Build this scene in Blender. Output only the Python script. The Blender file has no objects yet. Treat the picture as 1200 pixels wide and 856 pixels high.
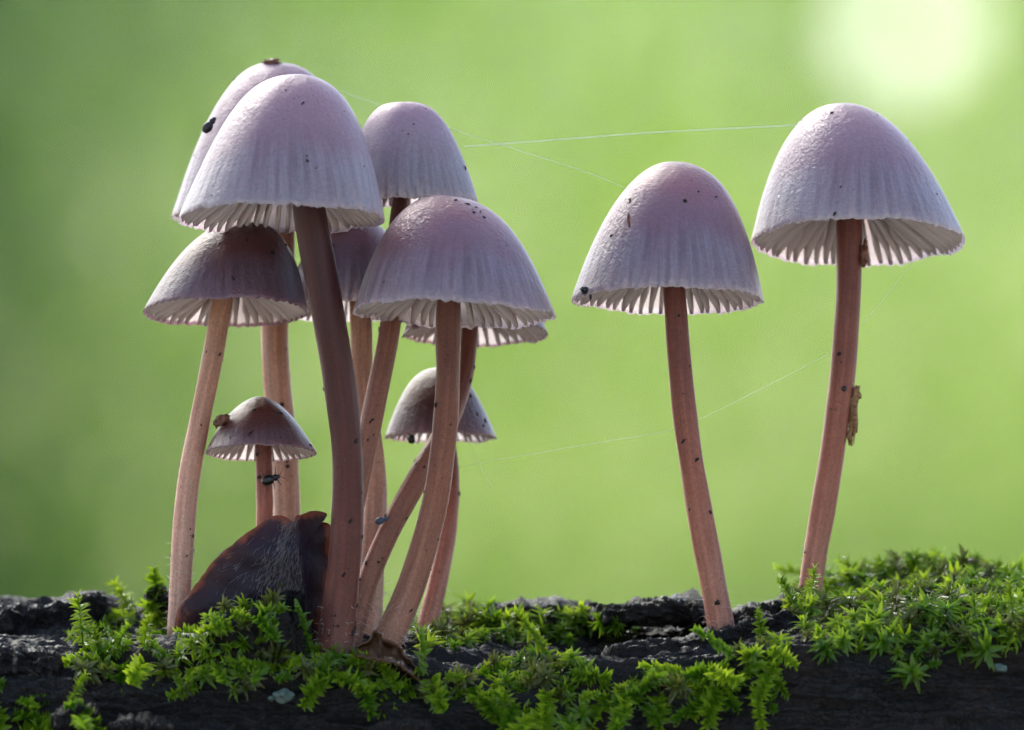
import bpy, bmesh, math, random
import numpy as np
from mathutils import Vector, Matrix, noise
from mathutils.bvhtree import BVHTree

# ------------------------------------------------------------------ camera, sky, sun, exposure
SC = bpy.context.scene
COL = SC.collection
PX = 0.0001                 # one photograph pixel = 0.1 mm on the plane of the log
DIST = 1.6                  # camera to that plane
ELEV = math.radians(4.0)    # the camera lies low and looks slightly up
RIGHT = Vector((1, 0, 0))
FWD = Vector((0, math.cos(ELEV), math.sin(ELEV)))
UP = Vector((0, -math.sin(ELEV), math.cos(ELEV)))
BASE = Vector((0, 0, 0.20))                                   # the log's top, at (600, 740)
CAM = BASE - FWD * DIST - UP * (428 - 740) * PX

def P(px, py, d=0.0):
    """point seen at (px, py), d millimetres behind the plane of the log"""
    k = (DIST + d * 0.001) / DIST
    return CAM + FWD * (DIST + d * 0.001) + RIGHT * ((px - 600) * PX * k) + UP * ((428 - py) * PX * k)

cam_data = bpy.data.cameras.new('camera')
cam = bpy.data.objects.new('camera', cam_data)
COL.objects.link(cam)
cam.matrix_world = Matrix.Translation(CAM) @ Matrix((RIGHT, UP, -FWD)).transposed().to_4x4()
cam_data.sensor_width = 36
cam_data.lens = 36 / (1200 * PX) * DIST
cam_data.clip_start = 0.05
cam_data.clip_end = 2000
cam_data.dof.use_dof = True
cam_data.dof.focus_distance = DIST - 0.008
cam_data.dof.aperture_fstop = cam_data.lens / 21.0
SC.camera = cam

SUN_EL, SUN_AZ = math.radians(40), math.radians(-27)          # azimuth from +Y (behind the log), negative = left
world = bpy.data.worlds.new('World')
SC.world = world
world.use_nodes = True
wn = world.node_tree
bg = wn.nodes['Background']
sky = wn.nodes.new('ShaderNodeTexSky')
sky.sky_type = 'NISHITA'
sky.sun_disc = False
sky.sun_elevation = SUN_EL
sky.sun_rotation = SUN_AZ
sky.air_density = 1.0
sky.dust_density = 2.0
sky.ozone_density = 1.0
wn.links.new(sky.outputs[0], bg.inputs[0])
bg.inputs[1].default_value = 0.112
sun_data = bpy.data.lights.new('sun', 'SUN')
sun_data.energy = 5.0
sun_data.angle = math.radians(30)
sun_data.color = (1.0, 0.97, 0.93)
sun = bpy.data.objects.new('sun', sun_data)
COL.objects.link(sun)
sdir = Vector((math.sin(SUN_AZ) * math.cos(SUN_EL), math.cos(SUN_AZ) * math.cos(SUN_EL), math.sin(SUN_EL)))
sun.rotation_euler = sdir.to_track_quat('Z', 'Y').to_euler()
sun.location = BASE + sdir * 3

SC.view_settings.view_transform = 'Standard'
SC.view_settings.look = 'None'
SC.view_settings.gamma = 1
SC.view_settings.exposure = 1.62
SC.render.engine = 'CYCLES'
SC.cycles.use_denoising = True
SC.cycles.max_bounces = 10
SC.cycles.diffuse_bounces = 5
SC.cycles.transmission_bounces = 8
SC.cycles.transparent_max_bounces = 10
SC.cycles.sample_clamp_indirect = 6
SC.cycles.use_adaptive_sampling = False

rng = random.Random(11)

# ------------------------------------------------------------------ helpers
def new_mat(name):
    m = bpy.data.materials.new(name)
    m.use_nodes = True
    nt = m.node_tree
    return m, nt, nt.nodes['Principled BSDF']

def N(nt, kind, **kw):
    n = nt.nodes.new(kind)
    for k, v in kw.items():
        setattr(n, k, v)
    return n

def ramp(nt, fac, stops, interp='LINEAR'):
    r = N(nt, 'ShaderNodeValToRGB')
    r.color_ramp.interpolation = interp
    els = r.color_ramp.elements
    while len(els) < len(stops):
        els.new(0.5)
    for e, (p, c) in zip(els, stops):
        e.position = p
        e.color = (c, c, c, 1) if not hasattr(c, '__len__') else (*c, 1)
    nt.links.new(fac, r.inputs[0])
    return r.outputs[0]

def mixc(nt, fac, a, b, mode='MIX'):
    n = N(nt, 'ShaderNodeMix', data_type='RGBA', blend_type=mode)
    for sock, v in ((n.inputs[0], fac), (n.inputs[6], a), (n.inputs[7], b)):
        if isinstance(v, bpy.types.NodeSocket):
            nt.links.new(v, sock)
        elif hasattr(v, '__len__'):
            sock.default_value = (*v, 1)
        else:
            sock.default_value = v
    return n.outputs[2]

def math_node(nt, op, a, b=None, c=None):
    n = N(nt, 'ShaderNodeMath', operation=op)
    for i, v in enumerate((a, b, c)):
        if v is None:
            continue
        if isinstance(v, bpy.types.NodeSocket):
            nt.links.new(v, n.inputs[i])
        else:
            n.inputs[i].default_value = v
    return n.outputs[0]

def attr(nt, name):
    return N(nt, 'ShaderNodeAttribute', attribute_name=name)

def noise_tex(nt, vec, scale, detail=4, rough=0.55):
    n = N(nt, 'ShaderNodeTexNoise')
    n.inputs['Scale'].default_value = scale
    n.inputs['Detail'].default_value = detail
    n.inputs['Roughness'].default_value = rough
    nt.links.new(vec, n.inputs['Vector'])
    return n.outputs['Fac']

def bump(nt, height, strength, dist, normal=None):
    b = N(nt, 'ShaderNodeBump')
    b.inputs['Strength'].default_value = strength
    b.inputs['Distance'].default_value = dist
    nt.links.new(height, b.inputs['Height'])
    if normal:
        nt.links.new(normal, b.inputs['Normal'])
    return b.outputs[0]

def mesh_obj(name, verts, faces, mat, parent=None, smooth=True, attrs=None, matrix=None):
    me = bpy.data.meshes.new(name)
    me.from_pydata([tuple(v) for v in verts], [], faces)
    if attrs:
        for an, vals in attrs.items():
            a = me.attributes.new(an, 'FLOAT', 'POINT')
            a.data.foreach_set('value', np.asarray(vals, dtype=np.float32))
    if smooth:
        me.polygons.foreach_set('use_smooth', [True] * len(me.polygons))
    me.update()
    return link(name, me, mat, parent, matrix)

def link(name, me, mat, parent=None, matrix=None):
    o = bpy.data.objects.new(name, me)
    if mat and not me.materials:
        me.materials.append(mat)
    COL.objects.link(o)
    if parent:
        o.parent = parent
    if matrix is not None:
        o.matrix_local = matrix
    return o

def empty(name, loc):
    o = bpy.data.objects.new(name, None)
    o.empty_display_size = 0.005
    o.location = loc
    COL.objects.link(o)
    return o

def tag(o, label, cat, group=None):
    o['label'] = label
    o['category'] = cat
    if group:
        o['group'] = group
    return o

def catmull(pts, n):
    """n samples through control tuples"""
    A = np.array(pts, dtype=float)
    A = np.vstack([2 * A[0] - A[1], A, 2 * A[-1] - A[-2]])
    segs = len(A) - 3
    out = []
    for i in range(n):
        u = i / (n - 1) * segs
        k = min(int(u), segs - 1)
        t = u - k
        p0, p1, p2, p3 = A[k], A[k + 1], A[k + 2], A[k + 3]
        out.append(0.5 * ((2 * p1) + (p2 - p0) * t + (2 * p0 - 5 * p1 + 4 * p2 - p3) * t * t + (3 * p1 - p0 - 3 * p2 + p3) * t ** 3))
    return np.array(out)

def tube(path, radii, sides=10, cap_ends=True, wob=None):
    """verts, faces along a list of Vectors"""
    verts, faces = [], []
    n = len(path)
    t0 = (path[1] - path[0]).normalized()
    ref = Vector((0, 1, 0)) if abs(t0.y) < 0.9 else Vector((1, 0, 0))
    nrm = t0.cross(ref).normalized()
    for i in range(n):
        t = (path[min(i + 1, n - 1)] - path[max(i - 1, 0)]).normalized()
        nrm = (nrm - t * nrm.dot(t)).normalized()
        b = t.cross(nrm)
        for k in range(sides):
            a = 2 * math.pi * k / sides
            r = radii[i] * (1 + (wob(i, k) if wob else 0))
            verts.append(path[i] + nrm * (math.cos(a) * r) + b * (math.sin(a) * r))
    for i in range(n - 1):
        for k in range(sides):
            k2 = (k + 1) % sides
            faces.append((i * sides + k, i * sides + k2, (i + 1) * sides + k2, (i + 1) * sides + k))
    if cap_ends:
        faces.append(tuple(range(sides - 1, -1, -1)))
        faces.append(tuple((n - 1) * sides + k for k in range(sides)))
    return verts, faces

def blob(center, rad, seed=0, sub=2, rough=0.25, axes=None, freq=1.2):
    """lumpy ellipsoid: verts, faces. rad = 3 radii, axes = 3 vectors"""
    bm = bmesh.new()
    bmesh.ops.create_icosphere(bm, subdivisions=sub, radius=1)
    axes = axes or (Vector((1, 0, 0)), Vector((0, 1, 0)), Vector((0, 0, 1)))
    off = Vector((seed * 3.1, seed * 1.7, -seed * 2.3))
    vs = []
    for v in bm.verts:
        k = 1 + rough * noise.noise(v.co * freq + off) * 2
        c = v.co * k
        vs.append(center + axes[0] * c.x * rad[0] + axes[1] * c.y * rad[1] + axes[2] * c.z * rad[2])
    fs = [tuple(v.index for v in f.verts) for f in bm.faces]
    bm.free()
    return vs, fs

class Join:
    def __init__(self):
        self.v, self.f = [], []
    def add(self, vf):
        o = len(self.v)
        self.v += list(vf[0])
        self.f += [tuple(i + o for i in f) for f in vf[1]]
        return self

# ------------------------------------------------------------------ materials
def cap_material(name, apex, mid, rim, streak=0.5, gloss=0.42, sheen=0.15, sss=0.0034, spec=0.5):
    m, nt, p = new_mat(name)
    t = attr(nt, 't').outputs['Fac']
    tc = N(nt, 'ShaderNodeTexCoord').outputs['Object']
    sep = N(nt, 'ShaderNodeSeparateXYZ')
    nt.links.new(tc, sep.inputs[0])
    comb = N(nt, 'ShaderNodeCombineXYZ')
    nt.links.new(sep.outputs[0], comb.inputs[0]); nt.links.new(sep.outputs[1], comb.inputs[1])
    nrm = N(nt, 'ShaderNodeVectorMath', operation='NORMALIZE')
    nt.links.new(comb.outputs[0], nrm.inputs[0])
    sc = N(nt, 'ShaderNodeVectorMath', operation='SCALE')
    nt.links.new(nrm.outputs[0], sc.inputs[0]); sc.inputs['Scale'].default_value = 7.0
    sep2 = N(nt, 'ShaderNodeSeparateXYZ'); nt.links.new(sc.outputs[0], sep2.inputs[0])
    comb2 = N(nt, 'ShaderNodeCombineXYZ')
    nt.links.new(sep2.outputs[0], comb2.inputs[0]); nt.links.new(sep2.outputs[1], comb2.inputs[1])
    nt.links.new(math_node(nt, 'MULTIPLY', t, 1.3), comb2.inputs[2])
    st = noise_tex(nt, comb2.outputs[0], 1.6, 5, 0.6)
    streaks = ramp(nt, st, [(0.40, 0.0), (0.62, 1.0)])
    blotch = noise_tex(nt, tc, 160, 3, 0.5)
    # the colour runs from the darker centre of the cap to its pale margin; blotches move the border about
    tt = math_node(nt, 'ADD', t, math_node(nt, 'MULTIPLY', math_node(nt, 'SUBTRACT', blotch, 0.5), 0.35))
    base = ramp(nt, tt, [(0.0, apex), (0.46, apex), (0.74, mid), (0.93, rim), (1.0, rim)], 'EASE')
    mask = ramp(nt, t, [(0.68, 0.0), (0.86, 1.0), (0.96, 0.9), (1.0, 0.3)])
    sm = math_node(nt, 'MULTIPLY', math_node(nt, 'MULTIPLY', streaks, mask), streak)
    dark = mixc(nt, 1.0, base, (0.42, 0.34, 0.40), 'MULTIPLY')
    c = mixc(nt, sm, base, dark)
    grain = noise_tex(nt, tc, 2600, 3, 0.7)
    gcol = ramp(nt, grain, [(0.30, 0.84), (0.66, 1.10)])
    c = mixc(nt, 1.0, c, gcol, 'MULTIPLY')
    nt.links.new(c, p.inputs['Base Color'])
    g2 = noise_tex(nt, tc, 1100, 3, 0.6)
    nb = bump(nt, g2, 0.5, 0.0003)
    nb = bump(nt, grain, 0.8, 0.00016, nb)
    nt.links.new(nb, p.inputs['Normal'])
    p.inputs['Roughness'].default_value = gloss
    p.inputs['Specular IOR Level'].default_value = spec
    p.inputs['Subsurface Weight'].default_value = 1.0
    p.inputs['Subsurface Radius'].default_value = (1.0, 0.75, 0.8)
    p.inputs['Subsurface Scale'].default_value = sss
    p.inputs['Sheen Weight'].default_value = sheen
    p.inputs['Sheen Roughness'].default_value = 0.4
    p.inputs['Sheen Tint'].default_value = (0.85, 0.88, 1, 1)
    return m

def thin_material(name, col, trans, fac, rough=0.5, gloss=0.3):
    m, nt, p = new_mat(name)
    p.inputs['Base Color'].default_value = (*col, 1)
    p.inputs['Roughness'].default_value = rough
    p.inputs['Specular IOR Level'].default_value = gloss
    tr = N(nt, 'ShaderNodeBsdfTranslucent')
    tr.inputs[0].default_value = (*trans, 1)
    mx = N(nt, 'ShaderNodeMixShader')
    mx.inputs[0].default_value = fac
    nt.links.new(p.outputs[0], mx.inputs[1]); nt.links.new(tr.outputs[0], mx.inputs[2])
    nt.links.new(mx.outputs[0], nt.nodes['Material Output'].inputs[0])
    return m, nt, p, tr

GILL = thin_material('gill', (0.92, 0.83, 0.80), (0.96, 0.90, 0.87), 0.5, 0.6, 0.15)[0]
UNDER, nt, p = new_mat('under')
p.inputs['Base Color'].default_value = (0.50, 0.36, 0.32, 1)
p.inputs['Roughness'].default_value = 0.7
p.inputs['Specular IOR Level'].default_value = 0.1
p.inputs['Subsurface Weight'].default_value = 0.62
p.inputs['Subsurface Radius'].default_value = (1.0, 0.8, 0.8)
p.inputs['Subsurface Scale'].default_value = 0.004

def stem_material(name, top, mid, base):
    m, nt, p = new_mat(name)
    s = attr(nt, 's').outputs['Fac']
    comb = N(nt, 'ShaderNodeCombineXYZ')
    nt.links.new(attr(nt, 'ca').outputs['Fac'], comb.inputs[0])
    nt.links.new(attr(nt, 'sa').outputs['Fac'], comb.inputs[1])
    nt.links.new(math_node(nt, 'MULTIPLY', s, 1.1), comb.inputs[2])
    streak = noise_tex(nt, comb.outputs[0], 3.2, 5, 0.65)
    tc = N(nt, 'ShaderNodeTexCoord').outputs['Object']
    blot = noise_tex(nt, tc, 220, 3)
    ss = math_node(nt, 'ADD', s, math_node(nt, 'MULTIPLY', math_node(nt, 'SUBTRACT', blot, 0.5), 0.3))
    c = ramp(nt, ss, [(0.0, top), (0.25, top), (0.6, mid), (1.0, base)])  # dark top is part stem colour, part shade under the cap painted in
    c = mixc(nt, 1.0, c, ramp(nt, streak, [(0.3, 0.70), (0.7, 1.28)]), 'MULTIPLY')
    grain = noise_tex(nt, tc, 3000, 2, 0.7)
    c = mixc(nt, 1.0, c, ramp(nt, grain, [(0.3, 0.8), (0.7, 1.15)]), 'MULTIPLY')
    nt.links.new(c, p.inputs['Base Color'])
    nb = bump(nt, streak, 0.3, 0.0003)
    nb = bump(nt, grain, 0.35, 0.0001, nb)
    nt.links.new(nb, p.inputs['Normal'])
    p.inputs['Roughness'].default_value = 0.5
    p.inputs['Specular IOR Level'].default_value = 0.35
    p.inputs['Subsurface Weight'].default_value = 0.8
    p.inputs['Subsurface Radius'].default_value = (1.0, 0.55, 0.45)
    p.inputs['Subsurface Scale'].default_value = 0.003
    p.inputs['Sheen Weight'].default_value = 0.12
    p.inputs['Sheen Roughness'].default_value = 0.4
    return m

def plain_material(name, col, rough=0.6, spec=0.3, var=0.4, scale=1500):
    m, nt, p = new_mat(name)
    tc = N(nt, 'ShaderNodeTexCoord').outputs['Object']
    n = noise_tex(nt, tc, scale, 4)
    c = mixc(nt, 1.0, col, ramp(nt, n, [(0.3, 1 - var), (0.7, 1 + var)]), 'MULTIPLY')
    nt.links.new(c, p.inputs['Base Color'])
    nt.links.new(bump(nt, n, 0.4, 0.0002), p.inputs['Normal'])
    p.inputs['Roughness'].default_value = rough
    p.inputs['Specular IOR Level'].default_value = spec
    return m

SPECK = plain_material('speck', (0.022, 0.013, 0.009), 0.6)
BLACK = plain_material('black_shell', (0.006, 0.006, 0.008), 0.3, 0.5)
BROWN = plain_material('brown_scrap', (0.14, 0.05, 0.025), 0.5, 0.4, 0.6)

FUZZ = thin_material('fuzz', (0.75, 0.68, 0.62), (0.75, 0.66, 0.6), 0.4, 0.7, 0.2)[0]

def wood_material(name, dark, light, rough=0.42):
    m, nt, p = new_mat(name)
    geo = N(nt, 'ShaderNodeNewGeometry').outputs['Position']
    mp = N(nt, 'ShaderNodeMapping')
    mp.inputs['Scale'].default_value = (0.22, 1, 1)
    nt.links.new(geo, mp.inputs[0])
    fib = noise_tex(nt, mp.outputs[0], 700, 7, 0.7)
    big = noise_tex(nt, geo, 120, 4, 0.6)
    c = mixc(nt, ramp(nt, fib, [(0.38, 0.0), (0.72, 1.0)]), dark, light)
    c = mixc(nt, ramp(nt, big, [(0.5, 0.0), (0.7, 0.7)]), c, (0.030, 0.014, 0.008))
    nt.links.new(c, p.inputs['Base Color'])
    g = noise_tex(nt, geo, 2600, 3, 0.7)
    nb = bump(nt, fib, 1.0, 0.0016)
    nb = bump(nt, g, 0.9, 0.0006, nb)
    nt.links.new(nb, p.inputs['Normal'])
    nt.links.new(ramp(nt, big, [(0.3, rough - 0.18), (0.7, rough + 0.2)]), p.inputs['Roughness'])
    p.inputs['Specular IOR Level'].default_value = 0.5
    return m
WOOD = wood_material('wet_wood', (0.0022, 0.002, 0.0021), (0.011, 0.0088, 0.008))
SLAB = wood_material('slab_wood', (0.003, 0.0025, 0.0025), (0.028, 0.021, 0.017), 0.42)

def moss_material(name, a, b, tr_a, tr_b):
    m, nt, p, tr = thin_material(name, a, tr_a, 0.5, 0.26, 0.5)
    rnd = N(nt, 'ShaderNodeObjectInfo').outputs['Random']
    l = attr(nt, 'l').outputs['Fac']
    tip = math_node(nt, 'ADD', math_node(nt, 'MULTIPLY', l, 0.35), math_node(nt, 'MULTIPLY', math_node(nt, 'POWER', rnd, 1.5), 0.75))
    nt.links.new(mixc(nt, tip, a, b), p.inputs['Base Color'])
    nt.links.new(mixc(nt, tip, tr_a, tr_b), tr.inputs[0])
    return m
MOSS = moss_material('moss', (0.035, 0.10, 0.008), (0.17, 0.28, 0.020), (0.13, 0.34, 0.008), (0.68, 0.86, 0.04))
MOSS_OLD = moss_material('moss_old', (0.05, 0.07, 0.012), (0.14, 0.15, 0.04), (0.10, 0.14, 0.01), (0.25, 0.28, 0.05))

# ------------------------------------------------------------------ setting: ground and the wood far behind
m, nt, p = new_mat('forest_floor')
geo = N(nt, 'ShaderNodeNewGeometry').outputs['Position']
n1 = noise_tex(nt, geo, 2.0, 6)
n2 = noise_tex(nt, geo, 30, 5)
c = mixc(nt, ramp(nt, n1, [(0.35, 0.0), (0.65, 1.0)]), (0.37, 0.34, 0.28), (0.46, 0.42, 0.36))
c = mixc(nt, ramp(nt, n2, [(0.5, 0.0), (0.7, 0.8)]), c, (0.30, 0.25, 0.20))
nt.links.new(c, p.inputs['Base Color'])
nt.links.new(bump(nt, n2, 0.8, 0.03), p.inputs['Normal'])
p.inputs['Roughness'].default_value = 0.85
gv, gf = [], []
G = 80
for i in range(G + 1):
    for j in range(G + 1):
        x = math.copysign(abs(i / G * 2 - 1) ** 3 * 400, i - G / 2)
        y = math.copysign(abs(j / G * 2 - 1) ** 3 * 400, j - G / 2)
        r = math.hypot(x, y)
        z = noise.noise(Vector((x * 0.25, y * 0.25, 3))) * 0.25 * min(1, max(0, r - 2.5) / 4)
        gv.append((x, y, min(z, 0.05)))
for i in range(G):
    for j in range(G):
        k = i * (G + 1) + j
        gf.append((k, k + G + 1, k + G + 2, k + 1))
ground = mesh_obj('ground', gv, gf, m)
ground['kind'] = 'structure'

def foliage(name, count, box, leaf, colours, seed, keep):
    """leaves through a box; keep(x, y, z) -> bool array"""
    r = np.random.default_rng(seed)
    pts = np.empty((0, 3))
    while len(pts) < count:
        q = r.uniform(box[0], box[1], (count, 3))
        pts = np.vstack([pts, q[keep(q[:, 0], q[:, 1], q[:, 2], r)]])
    pts = pts[:count]
    d = r.normal(size=(count, 3)); d[:, 2] -= 0.5; d /= np.linalg.norm(d, axis=1)[:, None]
    w = np.cross(d, r.normal(size=(count, 3))); w /= np.linalg.norm(w, axis=1)[:, None]
    n = np.cross(d, w)
    L = leaf * r.uniform(0.6, 1.3, count)[:, None]
    W = L * 0.33
    V = np.stack([pts, pts + d * L * .45 + w * W - n * L * .08, pts + d * L, pts + d * L * .45 - w * W - n * L * .08], 1).reshape(-1, 3)
    me = bpy.data.meshes.new(name)
    me.vertices.add(count * 4); me.vertices.foreach_set('co', V.astype(np.float32).ravel())
    base = np.arange(count)[:, None] * 4
    F = np.concatenate([base + np.array([[0, 1, 2]]), base + np.array([[0, 2, 3]])], 1).reshape(-1, 3)
    me.loops.add(F.size); me.loops.foreach_set('vertex_index', F.ravel().astype(np.int32))
    me.polygons.add(len(F)); me.polygons.foreach_set('loop_start', np.arange(0, F.size, 3, dtype=np.int32))
    a = me.attributes.new('l', 'FLOAT', 'POINT')
    a.data.foreach_set('value', np.repeat(r.uniform(0, 1, count), 4).astype(np.float32))
    me.update(calc_edges=True)
    m, nt, p, tr = thin_material(name, colours[0], colours[2], 0.65, 0.6, 0.1)
    l = attr(nt, 'l').outputs['Fac']
    nt.links.new(mixc(nt, l, colours[0], colours[1]), p.inputs['Base Color'])
    nt.links.new(mixc(nt, l, colours[2], colours[3]), tr.inputs[0])
    o = link(name, me, m)
    o['kind'] = 'stuff'
    return o

def far(px, py, dist):
    """world point on the photograph's ray at a distance in metres"""
    return P(px, py, (dist - DIST) * 1000)

FAR = 45.0
OVER = 2500
gap = far(1062, 25, FAR)
def keep_bright(x, y, z, r):
    k = (y - CAM.y) / (gap.y - CAM.y)
    gx, gz = gap.x * k, CAM.z + (gap.z - CAM.z) * k
    hole = np.hypot(x - gx, z - gz) < 0.145                       # a gap in the leaves where the sky shows
    top = 7.5 + 0.6 * np.sin(x * 0.9) + 0.4 * np.sin(x * 2.7 + 1)
    return (~hole) & (z < top)
fol = foliage('beech_foliage', 320000, ((-9, 43.0, 0.0), (9, 46.5, 8.5)), 0.085,
              ((0.06, 0.13, 0.012), (0.10, 0.17, 0.02), (0.40, 0.65, 0.05), (0.60, 0.79, 0.10)), 3, keep_bright)
fol['label'] = 'bright green sunlit foliage far behind the mushrooms, wholly out of focus'
c0 = far(0, 300, 38.0)
def keep_dark(x, y, z, r):
    edge = c0.x + 0.58 + 0.35 * np.sin(z * 1.1 + 1.0) + 0.5 * r.normal(size=x.shape)   # its outline thins out to the right
    bough = r.random(x.shape) < 0.13 * np.clip((z - 3.35) / 0.5, 0, 1) * np.clip((1.6 - x) / 2.5, 0.15, 1)                 # thin boughs reach over the brighter leaves
    return ((x < edge) & (z < 6.5)) | bough
fol2 = foliage('holly_foliage', 62000, ((-5.5, 37.2, 0.0), (4.5, 38.8, 6.5)), 0.075,
               ((0.02, 0.05, 0.025), (0.032, 0.07, 0.036), (0.025, 0.09, 0.035), (0.05, 0.14, 0.06)), 5, keep_dark)
fol2['label'] = 'darker blurred foliage at the left edge and top of the background'

def keep_pale(x, y, z, r):
    return z < 2.05 + 0.16 * x + 0.20 * np.sin(x * 1.7) + 0.30 * r.normal(size=x.shape)
fol4 = foliage('willow_foliage', 70000, ((-6, 40.0, 0.0), (6, 41.5, 4.2)), 0.08,
               ((0.10, 0.15, 0.05), (0.14, 0.18, 0.07), (0.52, 0.72, 0.20), (0.70, 0.84, 0.34)), 9, keep_pale)
fol4['label'] = 'paler blurred foliage low in the background behind the mushrooms'

# unseen leaves added above the log to keep most of the sun off it
c1 = BASE + sdir * 2.0
def keep_over(x, y, z, r):
    return np.sqrt(((x - c1.x) / 1.1) ** 2 + ((y - c1.y) / 1.1) ** 2 + ((z - c1.z) / 0.45) ** 2) < 1
fol3 = foliage('added_shade_foliage', OVER, ((c1.x - 1.1, c1.y - 1.1, c1.z - 0.45), (c1.x + 1.1, c1.y + 1.1, c1.z + 0.45)), 0.09,
               ((0.06, 0.13, 0.012), (0.10, 0.17, 0.02), (0.14, 0.30, 0.03), (0.24, 0.40, 0.05)), 8, keep_over)
fol3['label'] = 'unseen leaves added over the log to shade it from the sun'

# ------------------------------------------------------------------ the log
def interp(tab):
    xs, ys = zip(*tab)
    return lambda x: float(np.interp(x, xs, ys))
ridge = interp([(-2000, 760), (-300, 725), (0, 715), (130, 714), (200, 733), (300, 745), (480, 740), (560, 724), (640, 720), (700, 724),
                (830, 728), (880, 724), (930, 706), (1000, 684), (1100, 674), (1200, 676), (1500, 700), (3000, 760)])
mid = interp([(-2000, 790), (0, 755), (150, 748), (300, 753), (480, 758), (600, 762), (700, 768), (790, 766), (850, 748), (900, 734),
              (950, 718), (1050, 702), (1200, 697), (1500, 730), (3000, 790)])
front = interp([(-2000, 800), (0, 782), (80, 785), (150, 768), (250, 765), (330, 768), (450, 782), (560, 794), (700, 782), (800, 770),
                (880, 757), (950, 742), (1050, 730), (1200, 726), (1500, 760), (3000, 800)])

def section(px):
    rr, mm, ff = ridge(px), mid(px), front(px)
    # (py, d in mm): back round over the ridge to the front face and under
    ctrl = [(2750, 30), (2600, 80), (2100, 115), (1500, 120), (1050, 100), (850, 72), (rr + 40, 44), (rr + 4, 28), (rr, 20),
            ((rr + mm) / 2 + 2, 11), (mm, 3), ((mm + ff) / 2, -6), (ff, -14), (ff + 22, -17.5), (ff + 60, -19.5), (ff + 120, -20),
            (ff + 260, -24), (1400, -36), (1900, -40), (2400, -24), (2700, 5)]
    return ctrl
xs = list(range(-2000, -140, 60)) + list(np.arange(-140, 1340, 3.2)) + list(range(1340, 3001, 60))
tmpl = []
fine = {8, 9, 10, 11, 12, 13, 14}
for k in range(21):
    n = 24 if k in fine else (10 if k in (6, 7, 15) else 4)
    tmpl += [k + i / n for i in range(n)]
tmpl = np.array(tmpl)
rows = len(tmpl)
LV = np.zeros((len(xs), rows, 3))
for i, px in enumerate(xs):
    A = np.array(section(px), dtype=float)
    nC = len(A)
    k = tmpl.astype(int); t = (tmpl - k)[:, None]
    p0, p1, p2, p3 = A[(k - 1) % nC], A[k % nC], A[(k + 1) % nC], A[(k + 2) % nC]
    S = 0.5 * ((2 * p1) + (p2 - p0) * t + (2 * p0 - 5 * p1 + 4 * p2 - p3) * t * t + (3 * p1 - p0 - 3 * p2 + p3) * t ** 3)
    for j in range(rows):
        LV[i, j] = P(px, S[j, 0], S[j, 1])
# relief along the normals
tx = np.gradient(LV, axis=0); ty = np.gradient(LV, axis=1)
NV = np.cross(ty, tx); NV /= np.linalg.norm(NV, axis=2)[:, :, None] + 1e-12
ctr = LV.mean(axis=1)[:, None, :]
if (NV * (LV - ctr)).sum() < 0:
    NV = -NV
for i in range(len(xs)):
    for j in range(rows):
        x, y, z = LV[i, j]
        q = Vector((x * 70, y * 260, z * 260))
        a = noise.fractal(q, 0.6, 2.2, 6) * 0.0016 + noise.noise(Vector((x * 500, y * 1100, z * 1100))) * 0.00030
        b = noise.noise(Vector((x * 40, y * 60, z * 60))) * 0.0014
        s = z * 900 + noise.noise(Vector((x * 45, y * 90, z * 45))) * 4
        lay = (abs((s % 1) - 0.5) - 0.25) * 0.0007
        LV[i, j] += NV[i, j] * (a + b + lay)
lf = []
for i in range(len(xs) - 1):
    for j in range(rows):
        j2 = (j + 1) % rows
        lf.append((i * rows + j, (i + 1) * rows + j, (i + 1) * rows + j2, i * rows + j2))
lf.append(tuple(range(rows))); lf.append(tuple((len(xs) - 1) * rows + j for j in range(rows - 1, -1, -1)))
log_root = empty('rotting_log', (0, 0.02, 0))
tag(log_root, 'dark wet rotting log carrying the mushrooms and moss', 'log')
log_v = [Vector(v) for v in LV.reshape(-1, 3)]
trunk = mesh_obj('trunk', [v - log_root.location for v in log_v], lf, WOOD, log_root)

def slab(pts, seed, thick, deep, name='wood_slab', M=220, K=84, layers=1100, mat=None):
    """a split layer of wood: pts = [(px, py_top, d, half height px)]; returns world verts"""
    C = catmull(pts, M)
    vs, fs = [], []
    for i in range(M):
        px, py, d, hh = C[i]
        u = i / (M - 1)
        end = min(1, (min(u, 1 - u) / 0.10 + 0.02)) ** 0.5
        end *= 0.85 + 0.25 * noise.noise(Vector((u * 9, seed, 0)))
        h, w = hh * end, deep * end
        for k in range(K):
            a = 2 * math.pi * k / K
            ca, sa = math.cos(a), math.sin(a)
            cx = math.copysign(abs(ca) ** 0.55, ca); sx = math.copysign(abs(sa) ** 0.55, sa)
            q = P(px, py + hh - sx * h, d + cx * w)
            nrm = (UP * sx + FWD * cx).normalized()
            f = noise.fractal(Vector((q.x * 110 + seed, q.y * 420, q.z * 420)), 0.55, 2.2, 6) * 0.0011
            s = q.z * layers + noise.noise(Vector((q.x * 60, q.y * 60, seed))) * 3
            l = (abs((s % 1) - 0.5) - 0.25) * 0.0011
            b = noise.noise(Vector((q.x * 130 + seed, q.y * 130, q.z * 130))) * 0.0010
            vs.append(q + nrm * (f + l + b) + RIGHT * (noise.noise(q * 300) * 0.0006))
    for i in range(M - 1):
        for k in range(K):
            k2 = (k + 1) % K
            fs.append((i * K + k, i * K + k2, (i + 1) * K + k2, (i + 1) * K + k))
    fs.append(tuple(range(K - 1, -1, -1))); fs.append(tuple((M - 1) * K + k for k in range(K)))
    o = mesh_obj(name, [v - log_root.location for v in vs], fs, mat or SLAB, log_root)
    return vs, fs
solid = Join().add((log_v, lf))
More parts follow.
